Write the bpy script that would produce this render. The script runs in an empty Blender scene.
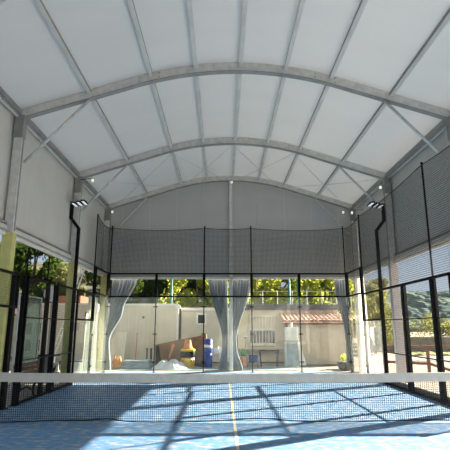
import bpy, bmesh, math, random
from mathutils import Vector, Matrix, noise
from math import sin, cos, pi, radians, sqrt, atan2
random.seed(7)
SC = bpy.context.scene
COL = SC.collection

# ---------------------------------------------------------------- camera, sky, sun, exposure
cam_d = bpy.data.cameras.new('camera'); cam = bpy.data.objects.new('camera', cam_d); COL.objects.link(cam)
cam_d.sensor_width = 36; cam_d.lens = 36.64; cam_d.clip_end = 2000
cam.location = (-0.236, -9.295, 1.768)
cam.rotation_euler = (radians(90) + 0.2199, 0, -0.0061)
SC.camera = cam
SUNV = Vector((2.05, 1.22, 1.0)).normalized()
w = bpy.data.worlds.new('sky'); SC.world = w; w.use_nodes = True
wn = w.node_tree; wn.nodes.clear()
wo = wn.nodes.new('ShaderNodeOutputWorld'); bg = wn.nodes.new('ShaderNodeBackground'); sk = wn.nodes.new('ShaderNodeValToRGB')
wt = wn.nodes.new('ShaderNodeTexCoord'); wx = wn.nodes.new('ShaderNodeSeparateXYZ')
wn.links.new(wt.outputs['Generated'], wx.inputs[0]); wn.links.new(wx.outputs['Z'], sk.inputs[0])
e = sk.color_ramp.elements; e[0].position = 0.0; e[0].color = (.56, .63, .70, 1); e[1].position = .9; e[1].color = (.36, .44, .56, 1)
e2 = e.new(.18); e2.color = (.42, .55, .70, 1)
bg.inputs['Strength'].default_value = 1.0
wn.links.new(sk.outputs[0], bg.inputs[0]); wn.links.new(bg.outputs[0], wo.inputs[0])
sd = bpy.data.lights.new('sun', 'SUN'); sd.energy = 29.0; sd.angle = radians(0.55); sd.color = (1.0, 0.90, 0.76)
so = bpy.data.objects.new('sun', sd); COL.objects.link(so); so.rotation_euler = SUNV.to_track_quat('Z', 'Y').to_euler()
so.location = (40, 24, 20)
SC.view_settings.view_transform = 'Standard'; SC.view_settings.look = 'None'
SC.view_settings.gamma = 1; SC.view_settings.use_curve_mapping = False
SC.view_settings.exposure = -0.06

# ---------------------------------------------------------------- materials
def new_mat(name):
    m = bpy.data.materials.new(name); m.use_nodes = True; nt = m.node_tree; nt.nodes.clear()
    out = nt.nodes.new('ShaderNodeOutputMaterial'); return m, nt, out
def noise_ramp(nt, c1, c2, scale=4.0, detail=4, lo=.35, hi=.65, vec_scale=None):
    tc = nt.nodes.new('ShaderNodeTexCoord'); n = nt.nodes.new('ShaderNodeTexNoise')
    n.inputs['Scale'].default_value = scale; n.inputs['Detail'].default_value = detail
    src = tc.outputs['Object']
    if vec_scale:
        mp = nt.nodes.new('ShaderNodeMapping'); mp.inputs['Scale'].default_value = vec_scale
        nt.links.new(src, mp.inputs[0]); src = mp.outputs[0]
    nt.links.new(src, n.inputs['Vector'])
    r = nt.nodes.new('ShaderNodeValToRGB'); r.color_ramp.elements[0].position = lo; r.color_ramp.elements[1].position = hi
    r.color_ramp.elements[0].color = (*c1, 1); r.color_ramp.elements[1].color = (*c2, 1)
    nt.links.new(n.outputs['Fac'], r.inputs[0]); return r.outputs[0], n.outputs['Fac'], src
def mat(name, c, rough=.6, metal=0.0, var=.12, scale=5.0, bump=0.0, spec=.4, vec_scale=None, coat=0):
    m, nt, out = new_mat(name); p = nt.nodes.new('ShaderNodeBsdfPrincipled')
    c1 = tuple(max(0, x * (1 - var)) for x in c); c2 = tuple(min(1, x * (1 + var)) for x in c)
    col, fac, src = noise_ramp(nt, c1, c2, scale, vec_scale=vec_scale)
    nt.links.new(col, p.inputs['Base Color']); p.inputs['Roughness'].default_value = rough
    p.inputs['Metallic'].default_value = metal; p.inputs['Specular IOR Level'].default_value = spec
    if bump:
        b = nt.nodes.new('ShaderNodeBump'); b.inputs['Strength'].default_value = bump; b.inputs['Distance'].default_value = .02
        nt.links.new(fac, b.inputs['Height']); nt.links.new(b.outputs[0], p.inputs['Normal'])
    nt.links.new(p.outputs[0], out.inputs[0]); return m
def sheet_mat(name, c, trans, mixf, rough=.7, var=.05, scale=2.0, bump=0.0, bscale=None):
    m, nt, out = new_mat(name)
    col, fac, src = noise_ramp(nt, tuple(x*(1-var) for x in c), tuple(min(1, x*(1+var)) for x in c), scale, vec_scale=bscale)
    d = nt.nodes.new('ShaderNodeBsdfPrincipled'); d.inputs['Roughness'].default_value = rough; d.inputs['Specular IOR Level'].default_value = .3
    t = nt.nodes.new('ShaderNodeBsdfTranslucent'); t.inputs[0].default_value = (*trans, 1)
    mx = nt.nodes.new('ShaderNodeMixShader'); mx.inputs[0].default_value = mixf
    nt.links.new(col, d.inputs['Base Color'])
    if bump:
        b = nt.nodes.new('ShaderNodeBump'); b.inputs['Strength'].default_value = bump; b.inputs['Distance'].default_value = .05
        nt.links.new(fac, b.inputs['Height']); nt.links.new(b.outputs[0], d.inputs['Normal']); nt.links.new(b.outputs[0], t.inputs['Normal'])
    nt.links.new(d.outputs[0], mx.inputs[1]); nt.links.new(t.outputs[0], mx.inputs[2]); nt.links.new(mx.outputs[0], out.inputs[0]); return m
def leaf_mat(name, c, trans, fac=.5):
    m, nt, out = new_mat(name)
    oi = nt.nodes.new('ShaderNodeNewGeometry')
    r = nt.nodes.new('ShaderNodeValToRGB'); r.color_ramp.elements[0].color = (*[x*.55 for x in c], 1); r.color_ramp.elements[1].color = (*[x*1.35 for x in c], 1)
    nt.links.new(oi.outputs['Random Per Island'], r.inputs[0])
    d = nt.nodes.new('ShaderNodeBsdfDiffuse'); nt.links.new(r.outputs[0], d.inputs[0])
    t = nt.nodes.new('ShaderNodeBsdfTranslucent'); t.inputs[0].default_value = (*trans, 1)
    mx = nt.nodes.new('ShaderNodeMixShader'); mx.inputs[0].default_value = fac
    nt.links.new(d.outputs[0], mx.inputs[1]); nt.links.new(t.outputs[0], mx.inputs[2]); nt.links.new(mx.outputs[0], out.inputs[0]); return m
def glass_mat(name, tint=(.93, .97, .96), dust=.02, ior=1.5):
    m, nt, out = new_mat(name)
    tr = nt.nodes.new('ShaderNodeBsdfTransparent'); tr.inputs[0].default_value = (*tint, 1)
    gl = nt.nodes.new('ShaderNodeBsdfGlossy'); gl.inputs['Roughness'].default_value = .0
    fr = nt.nodes.new('ShaderNodeFresnel'); ge = nt.nodes.new('ShaderNodeNewGeometry'); mr = nt.nodes.new('ShaderNodeMapRange')
    mr.inputs['To Min'].default_value = ior; mr.inputs['To Max'].default_value = 1/ior   # both faces of the thin pane reflect alike
    nt.links.new(ge.outputs['Backfacing'], mr.inputs['Value']); nt.links.new(mr.outputs[0], fr.inputs[0])
    mx = nt.nodes.new('ShaderNodeMixShader'); nt.links.new(fr.outputs[0], mx.inputs[0])
    df = nt.nodes.new('ShaderNodeBsdfDiffuse'); tl = nt.nodes.new('ShaderNodeBsdfTranslucent')
    for q in (df, tl): q.inputs[0].default_value = (.8, .82, .8, 1)
    dm = nt.nodes.new('ShaderNodeMixShader'); dm.inputs[0].default_value = .5
    nt.links.new(df.outputs[0], dm.inputs[1]); nt.links.new(tl.outputs[0], dm.inputs[2])
    col, fac, src = noise_ramp(nt, (dust*.4,)*3, (dust*1.6,)*3, 1.2, vec_scale=(1, 1, .4))
    m2 = nt.nodes.new('ShaderNodeMixShader'); nt.links.new(col, m2.inputs[0])
    nt.links.new(tr.outputs[0], m2.inputs[1]); nt.links.new(dm.outputs[0], m2.inputs[2])
    nt.links.new(m2.outputs[0], mx.inputs[1]); nt.links.new(gl.outputs[0], mx.inputs[2])
    nt.links.new(mx.outputs[0], out.inputs[0]); return m

M = {}
M['black'] = mat('black_powder_coat', (.005, .005, .006), .6, .0, .3, 8, spec=.15)
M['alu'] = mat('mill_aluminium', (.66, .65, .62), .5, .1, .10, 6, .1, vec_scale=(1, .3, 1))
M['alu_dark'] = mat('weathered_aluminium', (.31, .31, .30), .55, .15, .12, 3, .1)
M['steel'] = mat('galvanised_steel', (.60, .60, .59), .4, .1, .1, 9)
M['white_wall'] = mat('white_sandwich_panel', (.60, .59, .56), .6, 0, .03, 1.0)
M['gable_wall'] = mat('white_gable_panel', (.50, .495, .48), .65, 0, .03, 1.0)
M['yellow_pad'] = mat('yellow_green_pad', (.60, .58, .22), .7, 0, .08, 6, .2)
M['white_pad'] = mat('white_column_cladding', (.62, .60, .60), .6, 0, .05, 5)
M['roof'] = sheet_mat('translucent_white_membrane', (.80, .79, .775), (.80, .80, .79), .17, .5, .015, .8, .08, (.3, 2.0, 1))
M['curtain'] = sheet_mat('grey_white_curtain', (.22, .25, .285), (.20, .215, .24), .18, .7, .06, 3)
M['sheer'] = sheet_mat('pale_curtain', (.78, .77, .70), (.9, .87, .78), .55, .6, .05, 3)
M['glass'] = glass_mat('court_glass', ior=1.45)
M['side_glass'] = glass_mat('dusty_side_glass', (.95, .97, .95), .09, 1.38)
M['teal_glass'] = glass_mat('teal_glass', (.45, .68, .66), .15)
M['mesh'] = mat('black_wire_mesh', (.012, .012, .013), .6, 0, .2, 9, spec=.2)
M['netting'] = mat('dark_netting_cord', (.02, .021, .023), .8, 0, .2, 9)
M['net'] = mat('black_net_cord', (.012, .013, .015), .8, 0, .2, 9)
M['tape'] = mat('white_net_tape', (.74, .68, .60), .8, 0, .06, 7, .2)
M['lamp'] = None
m, nt, out = new_mat('floodlight_lens'); p = nt.nodes.new('ShaderNodeBsdfPrincipled'); p.inputs['Base Color'].default_value = (.85, .86, .9, 1)
p.inputs['Emission Color'].default_value = (.9, .93, 1, 1); p.inputs['Emission Strength'].default_value = .55; nt.links.new(p.outputs[0], out.inputs[0]); M['lamp'] = m
m, nt, out = new_mat('small_lamp_lens'); p = nt.nodes.new('ShaderNodeBsdfPrincipled'); p.inputs['Base Color'].default_value = (.9, .88, .8, 1)
p.inputs['Emission Color'].default_value = (1, .95, .82, 1); p.inputs['Emission Strength'].default_value = .7; nt.links.new(p.outputs[0], out.inputs[0]); M['bulb'] = m
M['brown_wood'] = mat('brown_stained_wood', (.22, .10, .055), .6, 0, .25, 3, .2, vec_scale=(1, 6, 6))
M['rail_wood'] = mat('reddish_rail_wood', (.20, .11, .075), .7, 0, .25, 3, .2, vec_scale=(1, 6, 6))
M['box_brown'] = mat('brown_board', (.27, .16, .085), .75, 0, .12, 2, .1)
M['container'] = mat('cream_container_steel', (.72, .66, .54), .6, 0, .04, 1.5)
M['cabin'] = mat('pale_cabin_panel', (.66, .62, .53), .6, 0, .05, 1.5)
M['cream_render'] = mat('cream_render', (.74, .64, .48), .85, 0, .06, 2.5, .2)
M['beige_render'] = mat('beige_render', (.55, .50, .42), .85, 0, .06, 2.0, .2)
M['white_paint'] = mat('white_paint', (.84, .83, .79), .5, 0, .05, 4)
M['dark_glass'] = mat('dark_window_glass', (.03, .035, .035), .1, 0, .3, 2, spec=.6)
M['grey_fascia'] = mat('grey_fascia', (.13, .13, .135), .7, 0, .1, 2)
M['terracotta'] = mat('terracotta_tile', (.74, .46, .34), .8, 0, .45, 6, .2)
M['concrete'] = mat('pale_concrete', (.38, .33, .26), .9, 0, .15, 3, .3)
M['stone'] = mat('dry_stone', (.22, .19, .15), .95, 0, .5, 3.5, .8)
M['yellow'] = mat('yellow_plastic', (.85, .50, .03), .45, 0, .08, 5)
M['orange'] = mat('faded_orange_plastic', (.70, .28, .13), .6, 0, .1, 5)
M['blue'] = mat('blue_plastic', (.04, .07, .34), .45, 0, .12, 5)
M['tarp'] = mat('white_tarpaulin', (.70, .70, .74), .6, 0, .08, 5, .3)
M['grey_board'] = mat('blue_grey_board', (.30, .36, .40), .6, 0, .15, 4)
M['skin_orange'] = mat('orange_rag', (.75, .35, .15), .8, 0, .2, 8)
M['red'] = mat('red_plastic', (.5, .04, .03), .5, 0, .1, 8)
M['green_paint'] = mat('green_post_paint', (.05, .22, .16), .5, 0, .1, 5)
M['green_plastic'] = mat('green_plastic', (.05, .30, .06), .6, 0, .1, 5)
M['bark'] = mat('tree_bark', (.14, .10, .07), .9, 0, .35, 6, .6)
M['leaf_dark'] = leaf_mat('dark_leaf', (.045, .075, .025), (.14, .20, .03), .35)
M['leaf_mid'] = leaf_mat('mid_leaf', (.09, .13, .035), (.32, .38, .05), .5)
M['leaf_bright'] = leaf_mat('bright_leaf', (.20, .25, .06), (.62, .66, .12), .55)
M['leaf_olive'] = leaf_mat('olive_leaf', (.20, .21, .09), (.34, .35, .12), .4)

# ---------------------------------------------------------------- mesh helpers
class MB:
    def __init__(s): s.v = []; s.f = []
    def box(s, x0, y0, z0, x1, y1, z1):
        n = len(s.v)
        s.v += [(x0,y0,z0),(x1,y0,z0),(x1,y1,z0),(x0,y1,z0),(x0,y0,z1),(x1,y0,z1),(x1,y1,z1),(x0,y1,z1)]
        s.f += [tuple(n+i for i in q) for q in ((0,3,2,1),(4,5,6,7),(0,1,5,4),(1,2,6,5),(2,3,7,6),(3,0,4,7))]; return s
    def cbox(s, c, size, rz=0, mat=None):
        hx, hy, hz = [q/2 for q in size]; n = len(s.v)
        R = mat if mat else Matrix.Rotation(rz, 3, 'Z')
        for a in ((-hx,-hy,-hz),(hx,-hy,-hz),(hx,hy,-hz),(-hx,hy,-hz),(-hx,-hy,hz),(hx,-hy,hz),(hx,hy,hz),(-hx,hy,hz)):
            s.v.append(tuple(Vector(c) + R @ Vector(a)))
        s.f += [tuple(n+i for i in q) for q in ((0,3,2,1),(4,5,6,7),(0,1,5,4),(1,2,6,5),(2,3,7,6),(3,0,4,7))]; return s
    def bar(s, a, b, wx, wz, up=(0,0,1)):
        a, b = Vector(a), Vector(b); d = (b-a).normalized(); u = Vector(up)
        if abs(d.dot(u)) > .99: u = Vector((0,1,0))
        x = d.cross(u).normalized(); z = x.cross(d).normalized(); n = len(s.v)
        for p_ in (a, b):
            for sx, sz in ((-1,-1),(1,-1),(1,1),(-1,1)): s.v.append(tuple(p_ + x*sx*wx/2 + z*sz*wz/2))
        s.f += [(n,n+1,n+2,n+3),(n+7,n+6,n+5,n+4)] + [(n+i, n+4+i, n+4+(i+1)%4, n+(i+1)%4) for i in range(4)]; return s
    def tube(s, pts, r, k=8, caps=True):
        pts = [Vector(q) for q in pts]; rings = []
        for i, q in enumerate(pts):
            d = (pts[min(i+1, len(pts)-1)] - pts[max(i-1, 0)]).normalized()
            u = Vector((0,0,1)) if abs(d.z) < .95 else Vector((0,1,0))
            x = d.cross(u).normalized(); z = x.cross(d); n = len(s.v); rr = r[i] if isinstance(r, (list, tuple)) else r
            for j in range(k):
                t = 2*pi*j/k; s.v.append(tuple(q + x*cos(t)*rr + z*sin(t)*rr))
            rings.append(n)
        for a, b in zip(rings, rings[1:]):
            for j in range(k): s.f.append((a+j, a+(j+1)%k, b+(j+1)%k, b+j))
        if caps:
            s.f.append(tuple(rings[0]+j for j in reversed(range(k)))); s.f.append(tuple(rings[-1]+j for j in range(k)))
        return s
    def lathe(s, c, prof, k=20):
        rings = []
        for r, z in prof:
            n = len(s.v); rings.append(n)
            for j in range(k):
                t = 2*pi*j/k; s.v.append((c[0]+r*cos(t), c[1]+r*sin(t), c[2]+z))
        for a, b in zip(rings, rings[1:]):
            for j in range(k): s.f.append((a+j, a+(j+1)%k, b+(j+1)%k, b+j))
        s.f.append(tuple(rings[0]+j for j in reversed(range(k)))); s.f.append(tuple(rings[-1]+j for j in range(k))); return s
    def grid(s, fn, nu, nv):
        n = len(s.v)
        for i in range(nu+1):
            for j in range(nv+1): s.v.append(tuple(fn(i/nu, j/nv)))
        for i in range(nu):
            for j in range(nv):
                a = n+i*(nv+1)+j; s.f.append((a, a+nv+1, a+nv+2, a+1))
        return s
    def prism(s, poly, axis_vec, origin=(0,0,0)):
        # poly: list of 3d points, extruded by axis_vec
        n = len(s.v); k = len(poly); av = Vector(axis_vec)
        for q in poly: s.v.append(tuple(Vector(q)))
        for q in poly: s.v.append(tuple(Vector(q)+av))
        s.f.append(tuple(n+i for i in reversed(range(k)))); s.f.append(tuple(n+k+i for i in range(k)))
        for i in range(k): s.f.append((n+i, n+(i+1)%k, n+k+(i+1)%k, n+k+i))
        return s
    def build(s, name, m, parent=None, smooth=False, bevel=0, solid=0, origin=None):
        me = bpy.data.meshes.new(name)
        org = Vector((0,0,0))
        pw = WORLD.get(parent.name, Vector((0,0,0))) if parent else Vector((0,0,0))
        if parent is None and s.v:
            if origin is None:
                xs = [q[0] for q in s.v]; ys = [q[1] for q in s.v]; zs = [q[2] for q in s.v]
                org = Vector(((min(xs)+max(xs))/2, (min(ys)+max(ys))/2, min(zs)))
            else: org = Vector(origin)
        sub = pw if parent else org
        me.from_pydata([tuple(Vector(q)-sub) for q in s.v], [], s.f); me.update()
        bm = bmesh.new(); bm.from_mesh(me); bmesh.ops.recalc_face_normals(bm, faces=bm.faces); bm.to_mesh(me); bm.free()
        if smooth:
            for q in me.polygons: q.use_smooth = True
        o = bpy.data.objects.new(name, me); COL.objects.link(o)
        if m: me.materials.append(m)
        if parent: o.parent = parent
        else: o.location = org
        WORLD[o.name] = sub if parent else org
        if bevel:
            b = o.modifiers.new('bevel', 'BEVEL'); b.width = bevel; b.segments = 2; b.limit_method = 'ANGLE'
        if solid:
            b = o.modifiers.new('solid', 'SOLIDIFY'); b.thickness = solid; b.offset = 0
        return o
WORLD = {}
def tag(o, label=None, cat=None, group=None, kind=None):
    if label: o['label'] = label
    if cat: o['category'] = cat
    if group: o['group'] = group
    if kind: o['kind'] = kind
    return o
def thing(name, label, cat, loc, group=None):
    o = bpy.data.objects.new(name, None); COL.objects.link(o); o.location = loc; WORLD[o.name] = Vector(loc)
    o.empty_display_size = .2; return tag(o, label, cat, group)
def struct(o, label=None): return tag(o, label, None, None, 'structure')
def copy_tree(o, parent=None):
    c = o.copy(); COL.objects.link(c)
    if parent: c.parent = parent
    for ch in list(o.children): copy_tree(ch, c)
    return c

# ---------------------------------------------------------------- hall dimensions
CX = 0.14; HW = 5.55; YF = 10.5; YB = -11.45
ARCH = [1.55, 6.05, 10.4, -2.65, -7.0, -11.35]
def prof(u):
    u = abs(u)
    if u > 2.4: return 8.10 - .325*(u-2.4)
    return 8.45 - .35*(u/2.4)**2

# ---------------------------------------------------------------- floor: blue artificial turf with lines
m, nt, out = new_mat('blue_sanded_turf'); p = nt.nodes.new('ShaderNodeBsdfPrincipled')
tc = nt.nodes.new('ShaderNodeTexCoord')
def nz(sc, det, vs=(1,1,1)):
    mp = nt.nodes.new('ShaderNodeMapping'); mp.inputs['Scale'].default_value = vs; nt.links.new(tc.outputs['Object'], mp.inputs[0])
    n = nt.nodes.new('ShaderNodeTexNoise'); n.inputs['Scale'].default_value = sc; n.inputs['Detail'].default_value = det
    nt.links.new(mp.outputs[0], n.inputs['Vector']); return n.outputs['Fac']
def ramp(fac, a, b, ca, cb):
    r = nt.nodes.new('ShaderNodeValToRGB'); r.color_ramp.elements[0].position = a; r.color_ramp.elements[1].position = b
    r.color_ramp.elements[0].color = (*ca, 1); r.color_ramp.elements[1].color = (*cb, 1); nt.links.new(fac, r.inputs[0]); return r.outputs[0]
base = ramp(nz(9, 6), .35, .7, (.11, .27, .50), (.17, .35, .58))
sand = ramp(nz(5.5, 10, (1, 1.5, 1)), .50, .66, (0,0,0), (1,1,1))
mx = nt.nodes.new('ShaderNodeMix'); mx.data_type = 'RGBA'
mul = nt.nodes.new('ShaderNodeMath'); mul.operation = 'MULTIPLY'; mul.inputs[1].default_value = .85
nt.links.new(sand, mul.inputs[0]); nt.links.new(mul.outputs[0], mx.inputs[0])
nt.links.new(base, mx.inputs[6]); mx.inputs[7].default_value = (.50, .49, .46, 1)
nt.links.new(mx.outputs[2], p.inputs['Base Color']); p.inputs['Roughness'].default_value = .6; p.inputs['Specular IOR Level'].default_value = .35
bp = nt.nodes.new('ShaderNodeBump'); bp.inputs['Strength'].default_value = .5; bp.inputs['Distance'].default_value = .01
nt.links.new(nz(120, 3), bp.inputs['Height']); nt.links.new(bp.outputs[0], p.inputs['Normal'])
nt.links.new(p.outputs[0], out.inputs[0]); M['turf'] = m
M['line'] = mat('pale_yellow_court_line', (.72, .66, .42), .8, 0, .1, 9)
ground = struct(MB().box(-250, -60, -.30, 250, 420, -.06).build('ground', mat('beige_earth', (.34, .27, .195), .95, 0, .25, .6, .3)))
apron = struct(MB().box(-6.6, -12, -.2, 6.6, 12.2, -.004).build('trim_1', M['concrete']))
floor = struct(MB().box(-5.03, -10.03, -.15, 5.03, 10.03, 0).build('floor', M['turf'], origin=(0, 0, 0)))
ln = MB(); ln.box(-.025, -6.95, .0, .025, 6.95, .003); ln.box(-5, 6.925, 0, 5, 6.975, .003); ln.box(-5, -6.975, 0, 5, -6.925, .003)
struct(ln.build('trim_2', M['line']))

# ---------------------------------------------------------------- hall shell
us = [-5.62 + i*(11.24/56) for i in range(57)]
rf = MB()
ys = [YB + i*(YF-YB)/60 for i in range(61)]
rf.grid(lambda a, b: (CX + (-5.62+11.24*a), YB+(YF-YB)*b, prof(-5.62+11.24*a) + .004), 80, 60)
ro = rf.build('ceiling', M['roof'], smooth=True, solid=.004); struct(ro)
def side_wall(name, x, sgn):
    mb = MB(); n = 220; L = YF-YB; ztop = prof(HW)+.0
    pts = []
    for i in range(n+1):
        y = YB + L*i/n; k = i % 4; dx = .008 if k in (1, 2) else 0
        pts.append((x - sgn*dx, y))
    for z0, z1 in ((3.98, ztop),):
        base = len(mb.v)
        for (px, py) in pts: mb.v += [(px, py, z0), (px, py, z1)]
        for i in range(n): mb.f.append((base+2*i, base+2*i+2, base+2*i+3, base+2*i+1))
    o = mb.build(name, M['white_wall'], solid=.03); struct(o); return o
side_wall('wall_left', CX-HW-.05, -1); side_wall('wall_right', CX+HW+.05, 1)
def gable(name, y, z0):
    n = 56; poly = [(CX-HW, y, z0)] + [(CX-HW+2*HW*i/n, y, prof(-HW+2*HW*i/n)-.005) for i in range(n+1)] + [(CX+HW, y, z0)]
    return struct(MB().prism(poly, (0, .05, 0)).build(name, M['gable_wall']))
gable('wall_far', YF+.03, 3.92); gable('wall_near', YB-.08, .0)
# vertical seams of the far gable sheeting
sm = MB()
for i in range(-4, 5):
    x = CX + i*1.2
    if i: sm.box(x-.006, YF+.015, 4.0, x+.006, YF+.03, prof(i*1.2)-.3)
struct(sm.build('trim_3', M['alu']))

# portal frames
def portal(y, label, grp='portal frames of the hall', pads=True):
    t = thing('portal_frame', label, 'roof frame', (CX, y, 0), grp)
    b = MB(); n = 48; h = .23; wd = .11
    for s in range(n):
        u0 = -5.5 + 11*s/n; u1 = -5.5 + 11*(s+1)/n
        i = len(b.v)
        for u in (u0, u1):
            zt = prof(u) - .015
            b.v += [(CX+u, y-wd/2, zt-h), (CX+u, y+wd/2, zt-h), (CX+u, y+wd/2, zt), (CX+u, y-wd/2, zt)]
        b.f += [(i+a, i+4+a, i+4+(a+1) % 4, i+(a+1) % 4) for a in range(4)]
        if s == 0: b.f.append((i, i+1, i+2, i+3))
        if s == n-1: b.f.append((i+4, i+5, i+6, i+7))
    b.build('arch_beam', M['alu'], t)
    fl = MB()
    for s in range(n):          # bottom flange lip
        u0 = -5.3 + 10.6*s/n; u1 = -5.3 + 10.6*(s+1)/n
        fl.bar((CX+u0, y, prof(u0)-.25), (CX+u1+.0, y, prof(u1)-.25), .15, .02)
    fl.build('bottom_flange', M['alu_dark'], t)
    for sg in (-1, 1):
        xo = CX + sg*5.53; xi = CX + sg*5.32
        c = MB().box(min(xo, xi), y-.08, 0, max(xo, xi), y+.08, prof(5.4)-.02).build('column', M['alu'], t, bevel=.01)
        r = MB()
        r.box(min(xi, xi-sg*.012), y-.03, 4.0, max(xi, xi-sg*.012), y+.03, 6.7)
        r.build('keder_track', M['alu_dark'], c)
        if pads:
            xo2 = xo + sg*.02; xi2 = xi - sg*.03
            MB().box(min(xo2, xi2), y-.11, .02, max(xo2, xi2), y+.11, 3.95).build('column_cover', M['yellow_pad'] if sg < 0 else M['white_pad'], c, bevel=.015)
        pl = MB()
        pl.box(min(xo, xi)-.01, y-.095, 6.35, max(xo, xi)+.01, y+.095, 6.95)
        for i in range(3):
            for zz in (6.45, 6.65, 6.85): pl.tube([(min(xo,xi)+.05+.08*i, y-.11, zz), (min(xo,xi)+.05+.08*i, y-.09, zz)], .012, 6)
        pl.build('corner_plate', M['alu_dark'], t)
        k = MB(); k.tube([(CX+sg*5.25, y, 5.72), (CX+sg*3.75, y, prof(3.75)-.26)], .038, 10)
        k.build('knee_brace', M['steel'], t, smooth=True)
    if -1 < y < 10:
        for sg in (-1, 1):
            for u in (2.0, 2.5):
                z = prof(u)-.015
                for dz in (.06, .17): MB().tube([(CX+sg*u, y-.075, z-dz), (CX+sg*u, y-.05, z-dz)], .018, 6).build('bolt', M['alu_dark'], t)
    return t
portal(10.4, 'grey aluminium portal frame against the far gable wall, arch beam, two columns and braces')
portal(6.15, 'grey aluminium portal frame in the middle distance with arched beam and two columns')
portal(1.38, 'nearest and largest grey aluminium portal frame arching across the upper picture')
for y, l in ((-2.65, 'grey aluminium portal frame just above the top edge of the photo'), (-7.0, 'grey aluminium portal frame over the camera'), (-11.35, 'grey aluminium portal frame at the near gable behind the camera')):
    portal(y, l, pads=True)
# purlins and eaves
names = {-3.74: 'leftmost grey roof purlin, from the left end of the braces', -2.2: 'second grey roof purlin from the left', -1.06: 'third grey roof purlin, just left of the ridge', 0.09: 'grey ridge purlin running along the top of the roof',
         1.25: 'grey roof purlin just right of the ridge', 2.40: 'second grey roof purlin from the right', 3.90: 'rightmost grey roof purlin, from the right end of the braces'}
for u, lb in names.items():
    z = prof(u)-.02
    t = thing('roof_purlin', lb, 'roof beam', (CX+u, YB, z-.1), 'roof purlins')
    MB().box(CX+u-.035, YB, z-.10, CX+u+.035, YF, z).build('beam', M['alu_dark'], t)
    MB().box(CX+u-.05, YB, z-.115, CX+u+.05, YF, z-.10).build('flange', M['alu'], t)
for sg, lb in ((-1, 'grey eaves beam along the top of the left wall'), (1, 'grey eaves beam along the top of the right wall')):
    x = CX+sg*5.45; z = prof(5.45)-.03
    t = thing('eaves_beam', lb, 'roof beam', (x, YB, z-.2), 'eaves beams')
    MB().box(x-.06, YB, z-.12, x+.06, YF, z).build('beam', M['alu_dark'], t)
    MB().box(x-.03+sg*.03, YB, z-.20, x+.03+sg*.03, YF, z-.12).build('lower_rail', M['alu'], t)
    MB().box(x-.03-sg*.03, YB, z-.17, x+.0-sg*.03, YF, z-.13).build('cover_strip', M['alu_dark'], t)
# gable post
t = thing('gable_post', 'grey aluminium post up the middle of the far gable wall', 'post', (CX, 10.42, 0))
MB().box(CX-.07, 10.34, 0, CX+.07, 10.5, prof(0)-.26).build('shaft', M['alu'], t, bevel=.01)
MB().box(CX-.1, 10.31, 0, CX+.1, 10.5, .02).build('base_plate', M['alu_dark'], t)
# bracing cables in the far roof bay
ya, yb = 6.15, 10.4; cab = []
for sg in (-1, 1):
    sd_ = 'left' if sg < 0 else 'right'
    for a, b, l in ((5.2, 2.2, 'outer'), (2.2, 0.05, 'inner')):
        for (ua, ub, d) in ((a, b, 'rising to the ridge'), (b, a, 'falling to the gable')):
            p0 = Vector((CX+sg*ua, ya+.1, prof(ua)-.27)); p1 = Vector((CX+sg*ub, yb-.1, prof(ub)-.27))
            pts = [p0.lerp(p1, i/8) + Vector((0, 0, -.05*sin(pi*i/8))) for i in range(9)]
            o = MB().tube(pts, .011, 6).build('bracing_cable', M['steel'])
            tag(o, 'thin %s %s bracing cable under the far roof, %s' % (l, sd_, d), 'cable', 'roof bracing cables')
# side wall bottom rails with rolled curtains, gable bottom rail
for sg, lb in ((-1, 'left'), (1, 'right')):
    x = CX+sg*5.5
    t = thing('side_curtain_roller', 'rolled white side curtain and its rail along the bottom of the %s wall' % lb, 'roller blind', (x, YB, 3.85), 'side curtain rollers')
    MB().tube([(x, YB+.1, 3.93), (x, YF-.1, 3.93)], .055, 12).build('roll', M['white_paint'], t, smooth=True)
    MB().box(x-.03, YB, 4.02, x+.05, YF, 4.12).build('rail', M['alu'], t)
    MB().box(x-.02, YB, 4.17, x+.02, YF, 4.21).build('upper_rail', M['alu_dark'], t)
    MB().tube([(x, YF-.1, 3.93), (x, YF-.03, 3.93)], .03, 8).build('end_crank', M['alu_dark'], t)
t = thing('gable_rail', 'pale aluminium rail along the bottom of the far gable wall', 'rail', (CX, YF, 3.82))
MB().box(CX-5.4, 10.50, 3.80, CX+5.4, 10.58, 3.90).build('rail_profile', M['white_paint'], t)
MB().box(CX-5.4, 10.49, 3.90, CX+5.4, 10.53, 3.93).build('rail_lip', M['alu_dark'], t)

# ---------------------------------------------------------------- court enclosure
PW = .05
def wire_mesh(mb, a, b, z0, z1, pitch=.05, r=.0022):
    a, b = Vector(a), Vector(b); L = (b-a).length; d = (b-a)/L; n = int(round(L/pitch)); k = int(round((z1-z0)/pitch)); nrm = Vector((-d.y, d.x))
    for i in range(1, n):
        q = a + d*(L*i/n); s_ = q - d*r/1; e = q + d*r/1
        i0 = len(mb.v)
        mb.v += [(s_.x, s_.y, z0), (e.x, e.y, z0), (e.x, e.y, z1), (s_.x, s_.y, z1), (q.x+nrm.x*r, q.y+nrm.y*r, z0), (q.x+nrm.x*r, q.y+nrm.y*r, z1)]
        mb.f += [(i0, i0+1, i0+2, i0+3), (i0+1, i0+4, i0+5, i0+2), (i0+4, i0, i0+3, i0+5)]
    for j in range(1, k):
        z = z0+(z1-z0)*j/k; i0 = len(mb.v)
        mb.v += [(a.x, a.y, z-r), (b.x, b.y, z-r), (b.x, b.y, z+r), (a.x, a.y, z+r), (a.x+nrm.x*r, a.y+nrm.y*r, z), (b.x+nrm.x*r, b.y+nrm.y*r, z)]
        mb.f += [(i0, i0+1, i0+2, i0+3), (i0, i0+4, i0+5, i0+1), (i0+3, i0+2, i0+5, i0+4)]
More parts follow.
